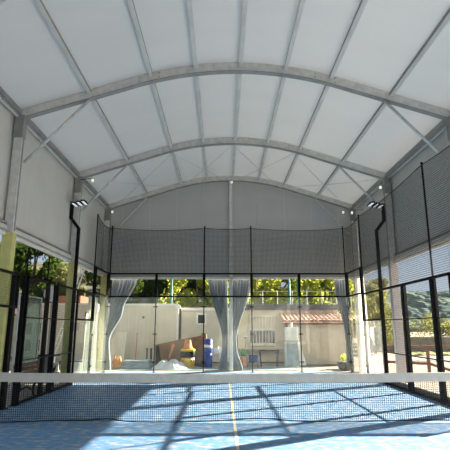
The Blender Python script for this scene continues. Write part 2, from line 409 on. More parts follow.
def mesh_panel(a, b, z0, z1, label, grp, rails=(), off=.0):
    a, b = Vector(a), Vector(b); d = (b-a).normalized()
    t = thing('mesh_panel', label, 'fence panel', (*((a+b)/2), z0), grp)
    f = MB(); e = d*.025
    for q in (a+e, b-e): f.bar((q.x, q.y, z0), (q.x, q.y, z1), .058, .05)
    for z in (z0+.025, z1-.025): f.bar((a.x, a.y, z), (b.x, b.y, z), .045, .06)
    for z in rails: f.bar((a.x, a.y, z), (b.x, b.y, z), .03, .03)
    f.build('frame', M['black'], t)
    w_ = MB(); wire_mesh(w_, a+e, b-e, z0+.03, z1-.03); w_.build('wire_mesh', M['mesh'], t)
    return t
def glass_panel(a, b, h, label, grp, m_, inward):
    a, b = Vector(a), Vector(b); d = (b-a).normalized(); n = Vector(inward)
    t = thing('glass_screen', label, 'glass screen', (*((a+b)/2), 0), grp)
    g = MB(); c = (a+b)/2; L = (b-a).length - .012
    g.cbox((c.x, c.y, h/2+.02), (L, .012, h-.05), atan2(d.y, d.x)); g.build('pane', m_, t)
    for zc in (.4, 1.5, 2.6) if h > 2.5 else (.4, 1.5):
        for q, s_ in ((a, 1), (b, -1)):
            qq = q + d*s_*.05
            k = MB(); k.tube([(qq.x+n.x*.014, qq.y+n.y*.014, zc), (qq.x-n.x*.02, qq.y-n.y*.02, zc)], .026, 10)
            k.cbox((q.x+d.x*s_*.05-n.x*.022, q.y+d.y*s_*.05-n.y*.022, zc), (.1, .03, .03), atan2(d.y, d.x))
            k.build('clamp', M['black'], t)
    return t
# far wall
GB = 'glass panels of the far court wall'; MP = 'mesh panels above the far glass'
ordn = ['leftmost', 'second from the left', 'middle', 'second from the right', 'rightmost']
for i in range(5):
    x0 = -5+2*i; x1 = x0+2
    glass_panel((x0, 10), (x1, 10), 3, '%s tall clear glass panel in the far end wall of the court' % ordn[i], GB, M['glass'], (0, -1))
    mesh_panel((x0, 10.03), (x1, 10.03), 3.0, 4.0, '%s black framed mesh panel above the far glass wall' % ordn[i], MP)
def post(x, y, h, label, grp, sx=.05, sy=.08, z0=0.0):
    t = thing('steel_post', label, 'post', (x, y, z0), grp)
    MB().box(x-sx/2, y-sy/2, z0, x+sx/2, y+sy/2, h).build('shaft', M['black'], t, bevel=.004)
    MB().box(x-sx/2-.05, y-sy/2-.05, z0, x+sx/2+.05, y+sy/2+.05, z0+.012).build('base_plate', M['black'], t)
    return t
for i, l in enumerate(('behind the first joint from the left', 'behind the second joint from the left', 'behind the second joint from the right', 'behind the first joint from the right')):
    post(-3+2*i, 10.08, 3.0, 'slim black post %s in the far glass wall' % l, 'far wall posts', .045, .06)
for sx, s in ((-1, 'left'), (1, 'right')):
    post(sx*5.05, 10.08, 4.05, 'black corner post at the far %s corner of the court' % s, 'corner posts', .09, .09)
    glass_panel((sx*5, 10), (sx*5, 8), 3, 'tall glass panel on the %s side next to the far corner' % s, 'side glass panels', M['side_glass'], (-sx, 0))
    glass_panel((sx*5, 8), (sx*5, 6), 2, 'lower glass panel on the %s side, second from the far corner' % s, 'side glass panels', M['side_glass'], (-sx, 0))
    mesh_panel((sx*5.0, 10), (sx*5.0, 8), 3.0, 4.0, 'black mesh panel above the tall side glass on the %s' % s, 'side mesh panels')
    mesh_panel((sx*5.0, 8), (sx*5.0, 6), 2.0, 3.0, 'black mesh panel above the lower side glass on the %s' % s, 'side mesh panels')
    post(sx*5.05, 8, 4.05, 'black post at the step of the %s side fence' % s, 'side fence posts', .07, .10)
    mesh_panel((sx*5.0, 6), (sx*5.0, 4.1), 0.02, 3.0, 'full height black mesh panel on the %s side, farthest from the net' % s, 'side mesh panels', (1.0, 2.0))
mesh_panel((5, 4.1), (5, 2.2), .02, 3.0, 'full height black mesh panel on the right side, between the thick posts', 'side mesh panels', (1.0, 2.0))
mesh_panel((5, 2.2), (5, 1.2), .02, 3.0, 'narrow black mesh panel at the right edge beside the net', 'side mesh panels', (1.0, 2.0))
post(5.06, 4.1, 3.0, 'thick black post on the right side, behind the white column', 'side fence posts', .07, .14)
post(5.06, 2.2, 3.0, 'thick black post on the right side nearest the picture edge', 'side fence posts', .07, .16)
post(5.06, 1.2, 3.0, 'black post at the right court entrance beside the net', 'side fence posts', .07, .16)
mesh_panel((-5, 4.1), (-5, 2.0), .02, 3.0, 'full height black mesh panel on the left side in front of the bench', 'side mesh panels', (1.0, 2.0))
mesh_panel((-5, 1.5), (-5, .2), 2.2, 3.0, 'black mesh panel over the left court entrance', 'side mesh panels')
post(-5.06, 4.1, 3.0, 'thick black post on the left side, right one of the farther pair', 'side fence posts', .08, .14)
post(-5.10, 3.62, 3.0, 'thick black post on the left side, left one of the farther pair', 'side fence posts', .09, .14)
post(-5.06, 2.0, 3.0, 'thick black post on the left side, right one of the nearer pair', 'side fence posts', .08, .15)
post(-5.10, 1.5, 3.0, 'thick black post on the left side, left one of the nearer pair', 'side fence posts', .09, .15)
post(-5.04, .2, 3.0, 'black post at the left court entrance beside the net', 'side fence posts', .07, .12)
for y, l in ((2.28, 'nearer'), (3.7, 'farther')):
    t = thing('slim_pole', 'slim dark pole rising above the left fence, the %s of two' % l, 'pole', (-5.17, y, 0), 'slim poles on the left')
    MB().tube([(-5.17, y, 0), (-5.17, y, 3.72)], .022, 8).build('shaft', M['black'], t)
    MB().tube([(-5.17, y, 3.72), (-5.17, y, 3.75)], .03, 8).build('cap', M['black'], t)
# entrance rail cables at 1 m
# safety netting poles
NP = 'netting poles'
for x, y, l, zb in ((-4.98, 10.1, 'netting pole at the far left corner', 4.0), (-1, 10.1, 'netting pole left of the middle on the far wall', 4.0), (1, 10.1, 'netting pole right of the middle on the far wall', 4.0),
                (4.98, 10.1, 'netting pole at the far right corner', 4.0), (-5.06, 8, 'netting pole on the left side, two metres from the corner', 4.06), (5.06, 8, 'netting pole on the right side, two metres from the corner', 4.06),
                (5.06, 2.2, 'tall netting pole at the right side above the thick post', 3.01), (5.06, -2.2, 'netting pole beyond the right edge of the photo', 3.01)):
    t = thing('netting_pole', 'thin black ' + l, 'pole', (x, y, zb), NP)
    MB().tube([(x, y, zb), (x, y, 6.02)], .026, 8).build('shaft', M['black'], t)
    MB().tube([(x, y, 6.02), (x, y, 6.05)], .034, 8).build('cap', M['black'], t)
def netting(a, b, z0, z1, label, sag=.12, pitch=.055, r=.0044, spans=None, z0b=None):
    a, b = Vector(a), Vector(b); L = (b-a).length; d = (b-a)/L; n = int(L/pitch); k = int((z1-z0)/pitch)
    sp = spans or [0, L]
    def top(s):
        for s0, s1 in zip(sp, sp[1:]):
            if s0 <= s <= s1+1e-6:
                t = (s-s0)/(s1-s0); return z1 - sag*4*t*(1-t)*min(1, (s1-s0)/4)
        return z1
    t = thing('safety_netting', label, 'netting', (*((a+b)/2), z0), 'safety netting')
    mb = MB()
    for i in range(n+1):
        s = L*i/n; q = a+d*s; tz = top(s)
        i0 = len(mb.v); nr = Vector((-d.y, d.x))
        mb.v += [(q.x-d.x*r, q.y-d.y*r, z0), (q.x+d.x*r, q.y+d.y*r, z0), (q.x+d.x*r, q.y+d.y*r, tz), (q.x-d.x*r, q.y-d.y*r, tz), (q.x+nr.x*r, q.y+nr.y*r, z0), (q.x+nr.x*r, q.y+nr.y*r, tz)]
        mb.f += [(i0, i0+1, i0+2, i0+3), (i0+1, i0+4, i0+5, i0+2), (i0+4, i0, i0+3, i0+5)]
    seg = max(8, int(L))
    for j in range(k+1):
        for i in range(seg):
            s0, s1 = L*i/seg, L*(i+1)/seg; p0, p1 = a+d*s0, a+d*s1
            za = z0+(top(s0)-z0)*j/k; zb = z0+(top(s1)-z0)*j/k; i0 = len(mb.v); nr = Vector((-d.y, d.x))
            mb.v += [(p0.x, p0.y, za-r), (p1.x, p1.y, zb-r), (p1.x, p1.y, zb+r), (p0.x, p0.y, za+r), (p0.x+nr.x*r, p0.y+nr.y*r, za), (p1.x+nr.x*r, p1.y+nr.y*r, zb)]
            mb.f += [(i0, i0+1, i0+2, i0+3), (i0, i0+4, i0+5, i0+1), (i0+3, i0+2, i0+5, i0+4)]
    mb.build('net_mesh', M['netting'], t)
    rp = MB(); seg = 40; rp.tube([(*(a+d*(L*i/seg)), top(L*i/seg)) for i in range(seg+1)], .012, 6); rp.build('top_rope', M['net'], t)
netting((-4.97, 10.12), (4.97, 10.12), 4.02, 5.96, 'dark fine netting hung across the far gable wall above the glass', .10, spans=[0, 3.97, 5.97, 9.94])
netting((-5.02, 10.1), (-5.02, 8.0), 4.02, 5.96, 'short stretch of dark netting at the far left corner', .25)
netting((5.02, 10.1), (5.02, 8.0), 4.02, 5.96, 'short stretch of dark netting at the far right corner', .25)
netting((5.02, 7.98), (5.02, -2.2), 3.02, 5.96, 'long stretch of dark netting down the right side of the hall', .10, spans=[0, 5.78, 10.18])

# ---------------------------------------------------------------- net
t = thing('court_net', 'black court net with a wide white top tape stretched across the foreground', 'net', (0, 0, 0))
def ntop(x): return .885 + .035*(x/5)**2 + .004*sin(x*2.1)
nm = MB(); r = .0032
for i in range(-125, 126):
    x = i*.04; nm.box(x-r, -r, .035+.012*sin(x*1.3), x+r, r, ntop(x)-.14)
zj = .04
while zj < .76:
    for s in range(25):
        x0, x1 = -5+.4*s, -4.6+.4*s
        nm.bar((x0, .001, zj), (x1, .001, zj), 2*r, 2*r)
    zj += .04
nm.build('net_mesh', M['net'], t)
tp = MB()
tp.grid(lambda a, b: (-5+10*a, -.012-.006*sin(40*a)*(1-b), ntop(-5+10*a)-.165*(1-b)), 100, 4)
tp.grid(lambda a, b: (-5+10*a, .012, ntop(-5+10*a)-.165*(1-b)), 100, 4)
tp.grid(lambda a, b: (-5+10*a, -.012+.024*b, ntop(-5+10*a)+.004*sin(pi*b)), 100, 4)
tp.build('top_tape', M['tape'], t, smooth=True)
cd = MB(); random.seed(3)
pts = []
for i in range(101):
    x = -5+.1*i; b_ = .05 + .02*sin(x*1.9+1) + .035*math.exp(-((x+2.4)/.25)**2) + .03*math.exp(-((x-.5)/.4)**2)
    pts.append((x, -.01, max(.02, b_-.015)))
cd.tube(pts, .011, 6); cd.build('bottom_cord', M['net'], t)
for sx in (-1, 1): MB().tube([(sx*5.02, 0, 0), (sx*5.02, 0, .95)], .04, 12).build('net_post', M['black'], t)

# ---------------------------------------------------------------- floodlight poles
def flood(sx, lb, y, zb, zt):
    x0 = sx*5.09
    t = thing('floodlight_pole', lb, 'floodlight', (x0, y, 0), 'floodlight poles')
    pw = .10
    pts = [(x0, y, 0), (x0, y, zb), (x0+sx*.28, y, zb+.36), (x0+sx*.28, y, zt)]
    f = MB()
    for a, b in zip(pts, pts[1:]): f.bar(a, b, pw, .08, (0, 1, 0))
    for q in pts[1:3]: f.tube([(q[0], y-.045, q[2]), (q[0], y+.045, q[2])], .055, 10)
    f.build('pole', M['black'], t)
    MB().box(x0-.12, y-.12, 0, x0+.12, y+.12, .015).build('base_plate', M['black'], t)
    MB().box(x0-.04-sx*.07, y-.05, .02, x0+.04-sx*.07, y+.05, .26).build('junction_box', M['black'], t)
    MB().bar((x0+sx*.28, y, zt-.04), (x0-sx*.22, y-.10, zt), .05, .05).build('arm', M['black'], t)
    for i in range(3):
        xx = x0 + sx*.13 - sx*.16*i; zz = zt-.14+.035*i
        h = MB().box(xx-.07, y-.42, zz, xx+.07, y+.06, zz+.05).build('lamp_housing', M['black'], t, bevel=.008)
        MB().box(xx-.042, y-.40, zz-.006, xx+.042, y+.03, zz+.002).build('lens', M['lamp'], h)
    return t
flood(-1, 'black cranked floodlight pole on the left side with three bright strips', 5.88, 5.03, 5.95)
flood(1, 'black cranked floodlight pole on the right side with three bright strips', 6.15, 5.03, 5.98)
# little lamps at the column heads
for x, y, z, l in ((-5.08, 10.28, 6.72, 'far left corner column'), (5.1, 10.28, 6.72, 'far right corner column'), (5.2, 9.3, 6.45, 'right eaves near the far corner'), (5.25, 5.9, 6.5, 'right middle column'), (-4.75, 5.95, 6.75, 'left middle column'), (.18, 10.28, 8.1, 'top of the gable post')):
    t = thing('small_lamp', 'small white lamp at the ' + l, 'lamp', (x, y, z), 'small ceiling lamps')
    MB().lathe((x, y, z), [(.02, .10), (.035, .09), (.035, .06), (.02, .055)], 12).build('cap', M['alu_dark'], t)
    MB().lathe((x, y, z), [(.02, -.05), (.045, -.02), (.05, .02), (.03, .058)], 12).build('bulb', M['bulb'], t, smooth=True)
    if z > 6.6 and x < 5 and y < 7: MB().tube([(-5.36, 6.1, 6.80), (x, y, z+.1)], .012, 6).build('arm', M['black'], t)
    elif abs(x) > 5: MB().tube([(x, y, z+.1), (x + (.52 if x > 0 else -.2), y+.02, z+.16)], .012, 6).build('arm', M['alu_dark'], t)
    else: MB().tube([(x, y, z+.1), (x-.05, y+.06, z+.14)], .012, 6).build('arm', M['alu_dark'], t)

# ---------------------------------------------------------------- curtains
def curtain(label, prof_rows, y, axis='x', folds=9, amp=.07, m_=None, grp='curtains'):
    """prof_rows: list of (z, left, right) from top to bottom"""
    t = thing('curtain', label, 'curtain', ((prof_rows[0][1]+prof_rows[0][2])/2 if axis == 'x' else y, y if axis == 'x' else (prof_rows[0][1]+prof_rows[0][2])/2, .02), grp)
    def row(z):
        for (za, la, ra), (zb, lb_, rb) in zip(prof_rows, prof_rows[1:]):
            if zb <= z <= za:
                q = (za-z)/(za-zb); q = q*q*(3-2*q) if len(prof_rows) > 2 else q
                return la+(lb_-la)*q, ra+(rb-ra)*q
        return prof_rows[-1][1:]
    zt, zb = prof_rows[0][0], prof_rows[-1][0]
    def fn(a, b):
        z = zt+(zb-zt)*b; l, r_ = row(z); c = l+(r_-l)*a
        ph = 2*pi*folds*a + .8*sin(3*b+5*a)
        off = amp*(sin(ph) + .35*sin(2.3*ph+1))*(.45+.55*min(1, 4*b))
        c += .3*amp*cos(ph)
        return (c, y+off, z) if axis == 'x' else (y+off, c, z)
    o = MB().grid(fn, folds*14, 40).build('cloth', m_ or M['curtain'], t, smooth=True)
    tb = MB()
    l, r_ = prof_rows[0][1:]
    if axis == 'x': tb.tube([(l-.05, y, zt+.02), (r_+.05, y, zt+.02)], .018, 8)
    else: tb.tube([(y, l-.05, zt+.02), (y, r_+.05, zt+.02)], .018, 8)
    tb.build('curtain_rod', M['alu_dark'], t)
    return t
curtain('grey curtain half of the centre pair, gathered against the gable post from the left', [(3.78, -.86, -.02), (1.15, -.22, -.0), (.9, -.24, -.0), (.03, -.40, -.02)], 10.72, folds=7)
curtain('grey curtain half of the centre pair, gathered against the gable post from the right', [(3.78, .16, 1.0), (1.15, .16, .36), (.9, .16, .38), (.03, .16, .62)], 10.72, folds=7)
curtain('grey curtain at the far left corner, swept to the left', [(3.78, -5.05, -3.95), (2.5, -5.08, -4.5), (1.2, -5.15, -5.02), (.03, -5.25, -4.9)], 10.72, folds=7)
curtain('narrow grey curtain at the far right corner behind the glass', [(3.78, 4.62, 5.16), (1.3, 5.02, 5.26), (.03, 5.0, 5.3)], 10.72, folds=5)
curtain('pale curtain hanging outside the right side glass near the corner', [(3.8, 9.5, 10.2), (.0, 9.35, 10.2)], 5.56, 'y', 7, .05, M['sheer'])
curtain('pale curtain hanging outside the left side glass near the corner', [(2.95, 8.7, 10.15), (.0, 8.5, 10.15)], -5.42, 'y', 7, .05, M['sheer'])

# ---------------------------------------------------------------- left: bench etc.
t = thing('park_bench', 'brown slatted park bench with dark curved legs outside the left fence', 'bench', (-5.53, 4.2, 0))
y0, y1 = 3.35, 5.3
for i in range(4): MB().bar((-5.23-.12*i, y0, .42), (-5.23-.12*i, y1, .42), .10, .035).build('seat_slat', M['brown_wood'], t, bevel=.006)
for i in range(3): MB().bar((-5.69-.02*i, y0, .52+.115*i), (-5.69-.02*i, y1, .52+.115*i), .03, .10).build('back_slat', M['brown_wood'], t, bevel=.006)
for yy in (y0+.25, y1-.25):
    k = MB()
    k.tube([(-5.23, yy, 0), (-5.28, yy, .12), (-5.25, yy, .28), (-5.19, yy, .39)], .03, 8)
    k.tube([(-5.68, yy, 0), (-5.61, yy, .14), (-5.65, yy, .34), (-5.71, yy, .5), (-5.76, yy, .80)], .03, 8)
    k.tube([(-5.19, yy, .385), (-5.68, yy, .385)], .028, 8)
    k.tube([(-5.27, yy, .14), (-5.45, yy, .22), (-5.62, yy, .14)], .022, 8)
    k.build('leg', M['black'], t, smooth=True)
t = thing('glass_screen', 'upright teal glass screen in a slim frame behind the bench', 'screen', (-6.3, 5.4, 0))
MB().box(-6.306, 4.6, .15, -6.294, 6.25, 2.7).build('pane', M['teal_glass'], t)
f = MB()
for yy in (4.58, 6.27): f.box(-6.33, yy-.02, 0, -6.27, yy+.02, 2.74)
f.box(-6.32, 4.58, 2.70, -6.28, 6.27, 2.74); f.box(-6.32, 4.58, .11, -6.28, 6.27, .15); f.build('frame', M['alu'], t)
t = thing('ladder', 'tall white metal ladder leaning up to the bottom of the left wall', 'ladder', (-6.9, 9.0, 0))
pa, pb = Vector((-7.0, 9.2, 0)), Vector((-5.78, 8.95, 4.05))
sv = Vector((0, .19, 0))
for s in (-1, 1): MB().tube([pa+sv*s, pb+sv*s], .028, 8).build('rail', M['white_paint'], t)
k = MB()
for i in range(1, 14): q = pa.lerp(pb, i/14); k.tube([q-sv, q+sv], .016, 6)
k.build('rungs', M['white_paint'], t)
t = thing('satellite_dish', 'round white satellite dish on a pole beyond the left fence', 'dish', (-7.1, 9.3, 0))
MB().tube([(-7.1, 9.42, 0), (-7.1, 9.42, 3.05)], .03, 8).build('pole', M['alu_dark'], t)
di = MB()
def dish(a, b):
    r_ = .30*b; th = 2*pi*a; return (-7.1+r_*cos(th), 9.28+.12*(1-b*b)*1.0, 3.08+r_*sin(th))
di.grid(dish, 24, 6); di.build('reflector', M['white_paint'], t, smooth=True, solid=.012)
MB().tube([(-7.1, 9.3, 2.85), (-7.1, 9.05, 3.05)], .012, 6).build('feed_arm', M['alu_dark'], t)
t = thing('notice_board', 'small white board with a black mark standing behind the bench', 'sign', (-5.85, 6.6, 0))
MB().cbox((-5.85, 6.6, .44), (.36, .03, .36)).build('board', M['white_paint'], t)
k = MB(); k.prism([(-5.96, 6.58, .28), (-5.80, 6.58, .28), (-5.72, 6.58, .56)], (0, -.01, 0)); k.build('mark', M['black'], t)
k = MB()
for s in (-1, 1): k.tube([(-5.85+.14*s, 6.62, 0), (-5.85+.14*s, 6.62, .28)], .012, 6)
k.build('stand', M['alu_dark'], t)
t = thing('dark_cabinet', 'low dark utility box at the foot of the left column', 'cabinet', (-6.6, 8.2, 0))
MB().box(-6.95, 7.9, -.06, -6.3, 8.5, .75).build('body', M['grey_fascia'], t, bevel=.02)
MB().box(-6.98, 7.87, .75, -6.27, 8.53, .79).build('lid', M['black'], t)
t = thing('storage_crate', 'white plastic crate on the paving outside the left glass', 'crate', (-6.0, 9.5, 0))
MB().box(-6.35, 9.3, .02, -5.75, 9.7, .36).build('body', M['tarp'], t, bevel=.02)
MB().box(-6.38, 9.27, .36, -5.72, 9.73, .41).build('rim', M['white_paint'], t, bevel=.01)

# ---------------------------------------------------------------- behind the far wall
def window_on(parent, x0, x1, z0, z1, y, fm, gm, bars=0, sill=True):
    f = MB(); e = .085
    f.box(x0-e, y-.03, z0-e, x0, y+.02, z1+e); f.box(x1, y-.03, z0-e, x1+e, y+.02, z1+e)
    f.box(x0, y-.03, z0-e, x1, y+.02, z0); f.box(x0, y-.03, z1, x1, y+.02, z1+e)
    for i in range(1, bars+1):
        x = x0+(x1-x0)*i/(bars+1); f.box(x-.012, y-.028, z0, x+.012, y-.012, z1)
    w_ = f.build('window', fm, parent)
    MB().box(x0, y-.008, z0, x1, y+.01, z1).build('pane', gm, w_)
    return w_
# left white cabin
t = thing('white_cabin', 'white portable cabin with a grey louvre, seen left of the corner post', 'building', (-8.2, 16, 0))
MB().box(-9.6, 15, 0.1, -6.95, 17.4, 2.92).build('wall', M['container'], t)
MB().box(-9.65, 14.95, 2.92, -6.90, 17.45, 3.0).build('roof', M['white_paint'], t)
lv = MB()
for i in range(7): lv.box(-7.98, 14.96, 1.60+i*.06, -7.62, 15, 1.64+i*.06)
lv.build('louvre', M['alu_dark'], t)
MB().box(-7.35, 14.95, 2.30, -7.08, 15, 2.56).build('vent', M['box_brown'], t)
MB().box(-9.6, 15.02, 0, -6.95, 17.3, .1).build('base', M['grey_fascia'], t)
# cream container
t = thing('shipping_container', 'long cream container with a small round vent behind the far left glass', 'container', (-4.5, 16.2, 0))
cm = MB(); n = 76; x0, x1 = -6.35, -2.55
def corr(i): return .0 if i % 4 in (0, 1) else .004
i0 = len(cm.v)
for i in range(n+1): cm.v += [(x0+(x1-x0)*i/n, 15+corr(i), .12), (x0+(x1-x0)*i/n, 15+corr(i), 2.9)]
for i in range(n): cm.f.append((i0+2*i, i0+2*i+2, i0+2*i+3, i0+2*i+1))
cm.box(x0, 15.02, .12, x1, 17.4, 2.9); cm.build('body', M['container'], t)
fr = MB()
for x in (x0, x1): fr.box(x-.05, 14.97, 0, x+.05, 15.07, 2.96)
fr.box(x0, 14.97, 2.88, x1, 15.07, 2.98); fr.box(x0, 14.97, .02, x1, 15.07, .14); fr.build('frame', M['white_paint'], t)
MB().tube([(-4.32, 14.95, 2.28), (-4.32, 15.0, 2.28)], .06, 14).build('round_vent', M['grey_fascia'], t)
MB().box(-2.66, 14.9, 2.72, -2.42, 14.98, 2.90).build('sunlit_spot', M['white_paint'], t)  # small white box added as the sunlit bright spot at the container's end
# panelled cabin behind centre
t = thing('panelled_cabin', 'pale panelled cabin with a small white framed window and brown roof edge', 'building', (-1.3, 17, 0))
cm = MB(); cm.box(-2.4, 15.6, 0, .15, 18, 2.80)
for i in range(6): x = -2.3+i*.45; cm.box(x-.012, 15.585, .1, x+.012, 15.6, 2.7)
cm.build('wall', M['cabin'], t)
MB().box(-2.45, 15.5, 2.80, .2, 18.1, 2.87).build('roof', M['rail_wood'], t)
MB().box(-2.43, 15.53, 2.64, .18, 15.6, 2.80).build('fascia', M['white_paint'], t)
window_on(t, -1.52, -1.16, 1.98, 2.42, 15.58, M['white_paint'], M['dark_glass'])
# cream building with barred window
t = thing('cream_building', 'cream rendered building with a white barred window and dark grey parapet', 'building', (3.3, 18, 0))
MB().box(.6, 15.8, 0, 6.0, 20, 2.70).build('wall', M['cream_render'], t)
MB().box(.5, 15.70, 2.70, 6.1, 20.1, 2.98).build('parapet', M['grey_fascia'], t)
f = MB(); f.box(1.2, 15.72, .82, 2.62, 15.8, .88); f.box(1.2, 15.72, 2.32, 2.62, 15.8, 2.38)
for i in range(9): x = 1.24+i*1.34/8; f.tube([(x, 15.735, .85), (x, 15.735, 2.35)], .022, 6)
g = f.build('window_grille', M['white_paint'], t)
window_on(t, 1.25, 2.58, .95, 1.60, 15.8, M['white_paint'], M['dark_glass'])
MB().box(.62, 15.6, .55, 3.0, 15.8, .68).build('ledge', M['beige_render'], t)
# tiled shed
t = thing('tiled_shed', 'small beige shed with a terracotta tile roof behind the right glass', 'shed', (4.3, 14.8, 0))
MB().box(3.05, 14.0, 0, 5.85, 15.65, 1.98).build('wall', M['beige_render'], t)
r = MB(); R0 = Vector((2.75, 13.72, 2.02)); R1 = Vector((2.75, 15.6, 2.45)); nt_ = 15; W = 3.3
sl = (R1-R0)
for c in range(nt_):
    xc = 2.75+W*(c+.5)/nt_; wd = W/nt_
    for rr in range(5):
        a = R0.lerp(R1, rr/5); b = R0.lerp(R1, (rr+1.08)/5)
        lift = .02
        def arc(q, th, rad, up): return (xc+rad*cos(th), q.y, q.z+rad*.8*sin(th)+up)
        i0 = len(r.v); kk = 6
        for q, rad, up in ((a, wd*.44, lift+.012), (b, wd*.38, lift)):
            for j in range(kk+1): r.v.append(arc(q, pi*j/kk, rad, up))
        for j in range(kk): r.f.append((i0+j, i0+j+1, i0+kk+2+j, i0+kk+1+j))
r.prism([(2.75, R0.y, R0.z-.03), (2.75, R1.y, R1.z-.03), (2.75, R1.y, R1.z+.015), (2.75, R0.y, R0.z+.015)], (W, 0, 0))
r.build('tile_roof', M['terracotta'], t)
MB().box(3.2, 15.58, 2.45, 5.9, 15.68, 2.64).build('flashing', mat('pink_render', (.55, .36, .28), .8), t)
MB().box(2.85, 13.8, 1.9, 5.95, 13.95, 2.0).build('eaves_board', M['rail_wood'], t)
k = MB(); k.box(2.9, 13.8, 0, 3.0, 13.92, 1.95); k.build('eaves_post', M['rail_wood'], t)
# fridge like box and leaning board
t = thing('white_cabinet', 'tall white cabinet with a blue grey lower front beside the tiled shed', 'cabinet', (2.95, 12.6, 0))
MB().box(2.66, 12.3, .02, 3.26, 12.9, 1.78).build('body', M['white_paint'], t, bevel=.02)
MB().prism([(2.70, 12.28, .05), (3.30, 12.28, .05), (3.20, 12.28, 1.12), (2.70, 12.28, 1.12)], (0, -.03, 0)).build('lower_door', M['grey_board'], t)
MB().box(2.64, 12.25, 1.14, 3.28, 12.9, 1.18).build('seam', M['beige_render'], t)
t = thing('cardboard_tube', 'pale upright roll standing on top of the white cabinet', 'roll', (3.02, 12.7, 1.78))
MB().tube([(3.02, 12.7, 1.785), (3.02, 12.7, 2.0)], .06, 12).build('roll_body', M['cream_render'], t)
MB().tube([(3.02, 12.7, 2.0), (3.02, 12.7, 2.005)], .03, 12).build('core', M['box_brown'], t)
t = thing('leaning_board', 'long pale board leaning against the tiled shed', 'board', (3.7, 13.5, 0))
MB().prism([(3.42, 13.35, 0.01), (3.75, 13.35, .01), (3.42, 13.9, 1.5)], (.03, .02, 0)).build('sheet', M['white_paint'], t)
# brown crate
t = thing('timber_crate', 'large slanted brown board crate with a dark end behind the drum', 'crate', (-2.2, 13.1, 0))
MB().prism([(-3.35, 12.75, .02), (-.98, 12.75, .02), (-.98, 12.75, 1.45), (-3.35, 12.75, .98)], (0, .7, 0)).build('body', M['box_brown'], t, bevel=.01)
MB().prism([(-3.30, 12.73, .05), (-3.02, 12.73, .05), (-3.18, 12.73, .95), (-3.30, 12.73, .92)], (0, .02, 0)).build('end_strip', M['black'], t)
MB().prism([(-2.72, 12.73, .40), (-2.66, 12.73, .38), (-2.42, 12.73, 1.0), (-2.56, 12.73, 1.02)], (0, .02, 0)).build('orange_strip', M['skin_orange'], t)
k = MB()
for a, b in (((-1.9, .2), (-.98, 1.4)), ((-1.6, 1.3), (-1.0, .9)), ((-1.75, .9), (-1.3, 1.32))): k.bar((a[0], 12.72, a[1]), (b[0], 12.72, b[1]), .03, .03)
k.build('lattice', M['rail_wood'], t)
# yellow drum with cone
t = thing('yellow_drum', 'yellow drum with a black band standing on the blue grey reflection sheet', 'drum', (-1.80, 12.35, 0))
MB().lathe((-1.80, 12.35, 0), [(.28, .0), (.31, .02), (.32, .30), (.31, .44)], 24).build('lower_body', M['yellow'], t, smooth=True)
MB().lathe((-1.80, 12.35, 0), [(.325, .44), (.335, .50), (.335, .66), (.325, .70)], 24).build('band', M['black'], t, smooth=True)
MB().lathe((-1.80, 12.35, 0), [(.33, .70), (.34, .74), (.33, .80), (.26, .82)], 24).build('rim', M['yellow'], t, smooth=True)
for i, s in enumerate((-1, 1)):
    MB().lathe((-1.80+.2*s, 12.08, .30), [(.0, -.03), (.03, -.02), (.03, .02), (0, .03)], 8).build('latch', M['black'], t)
t = thing('traffic_cone', 'faded orange cone with a cut top standing on the yellow drum', 'cone', (-1.80, 12.35, .82))
MB().lathe((-1.80, 12.35, .82), [(.22, .0), (.23, .02), (.23, .05), (.20, .07), (.14, .36), (.15, .38), (.13, .385)], 20).build('cone_body', M['orange'], t, smooth=True)
def barrel(x, y, z, r_, h, label, grp, body, band):
    t = thing('barrel', label, 'barrel', (x, y, z), grp)
    MB().lathe((x, y, z), [(r_*.93, 0), (r_, .03), (r_, h*.32), (r_*1.04, h*.34), (r_, h*.36), (r_, h*.64), (r_*1.04, h*.66), (r_, h*.68), (r_, h-.03), (r_*.9, h)], 20).build('shell', body, t, smooth=True)
    MB().lathe((x, y, z), [(r_*1.015, h*.40), (r_*1.02, h*.42), (r_*1.02, h*.58), (r_*1.015, h*.6)], 20).build('label_band', band, t)
    MB().lathe((x, y, z+h), [(r_*.92, 0), (r_*.92, .015), (r_*.85, .02)], 20).build('lid', body, t)
barrel(-.88, 12.3, .0, .20, .62, 'blue barrel, the lower one of the stack of two left of the curtain', 'stacked blue barrels', M['blue'], M['blue'])
barrel(-.88, 12.3, .64, .20, .60, 'blue barrel with a white band, on top of the stack of two', 'stacked blue barrels', M['blue'], M['tarp'])
# pallet stack under blue grey sheet, white tarpaulin
t = thing('sheet_stack', 'low stack of blue grey sheets in front of the cream container', 'stack', (-4.0, 12.0, 0), None)
for i in range(4):
    MB().cbox((-4.0+.03*(i % 2), 12.0, .06+.085*i), (1.25-.05*i, .9, .075), .03*(-1)**i).build('sheet', M['grey_board'], t, bevel=.01)
def blob(name, label, cat, c, sx, sy, sz, m_, seed, sharp=.5):
    def fn(a, b):
        th = 2*pi*a; rr = b; x = cos(th)*rr; y = sin(th)*rr
        hgt = (1-rr**2.2)*(.62 + .55*noise.noise(Vector((x*2.3+seed, y*2.3, seed)))) + .30*abs(noise.noise(Vector((x*4.5+y*2, y*5, seed))))*(1-rr**4) + .12*noise.noise(Vector((x*14, y*9, seed)))*(1-rr**4)
        ed = 1+.18*noise.noise(Vector((cos(th)*1.5, sin(th)*1.5, seed)))
        return (c[0]+sx*x*ed, c[1]+sy*y*ed, c[2]+.01+max(0, sz*hgt))
    t = thing(name, label, cat, c)
    MB().grid(fn, 48, 14).build('cloth', m_, t)
    return t
blob('tarpaulin', 'crumpled white tarpaulin heaped in front of the brown crate', 'tarpaulin', (-2.52, 11.6, .0), .82, .5, .5, M['tarp'], 3.1)
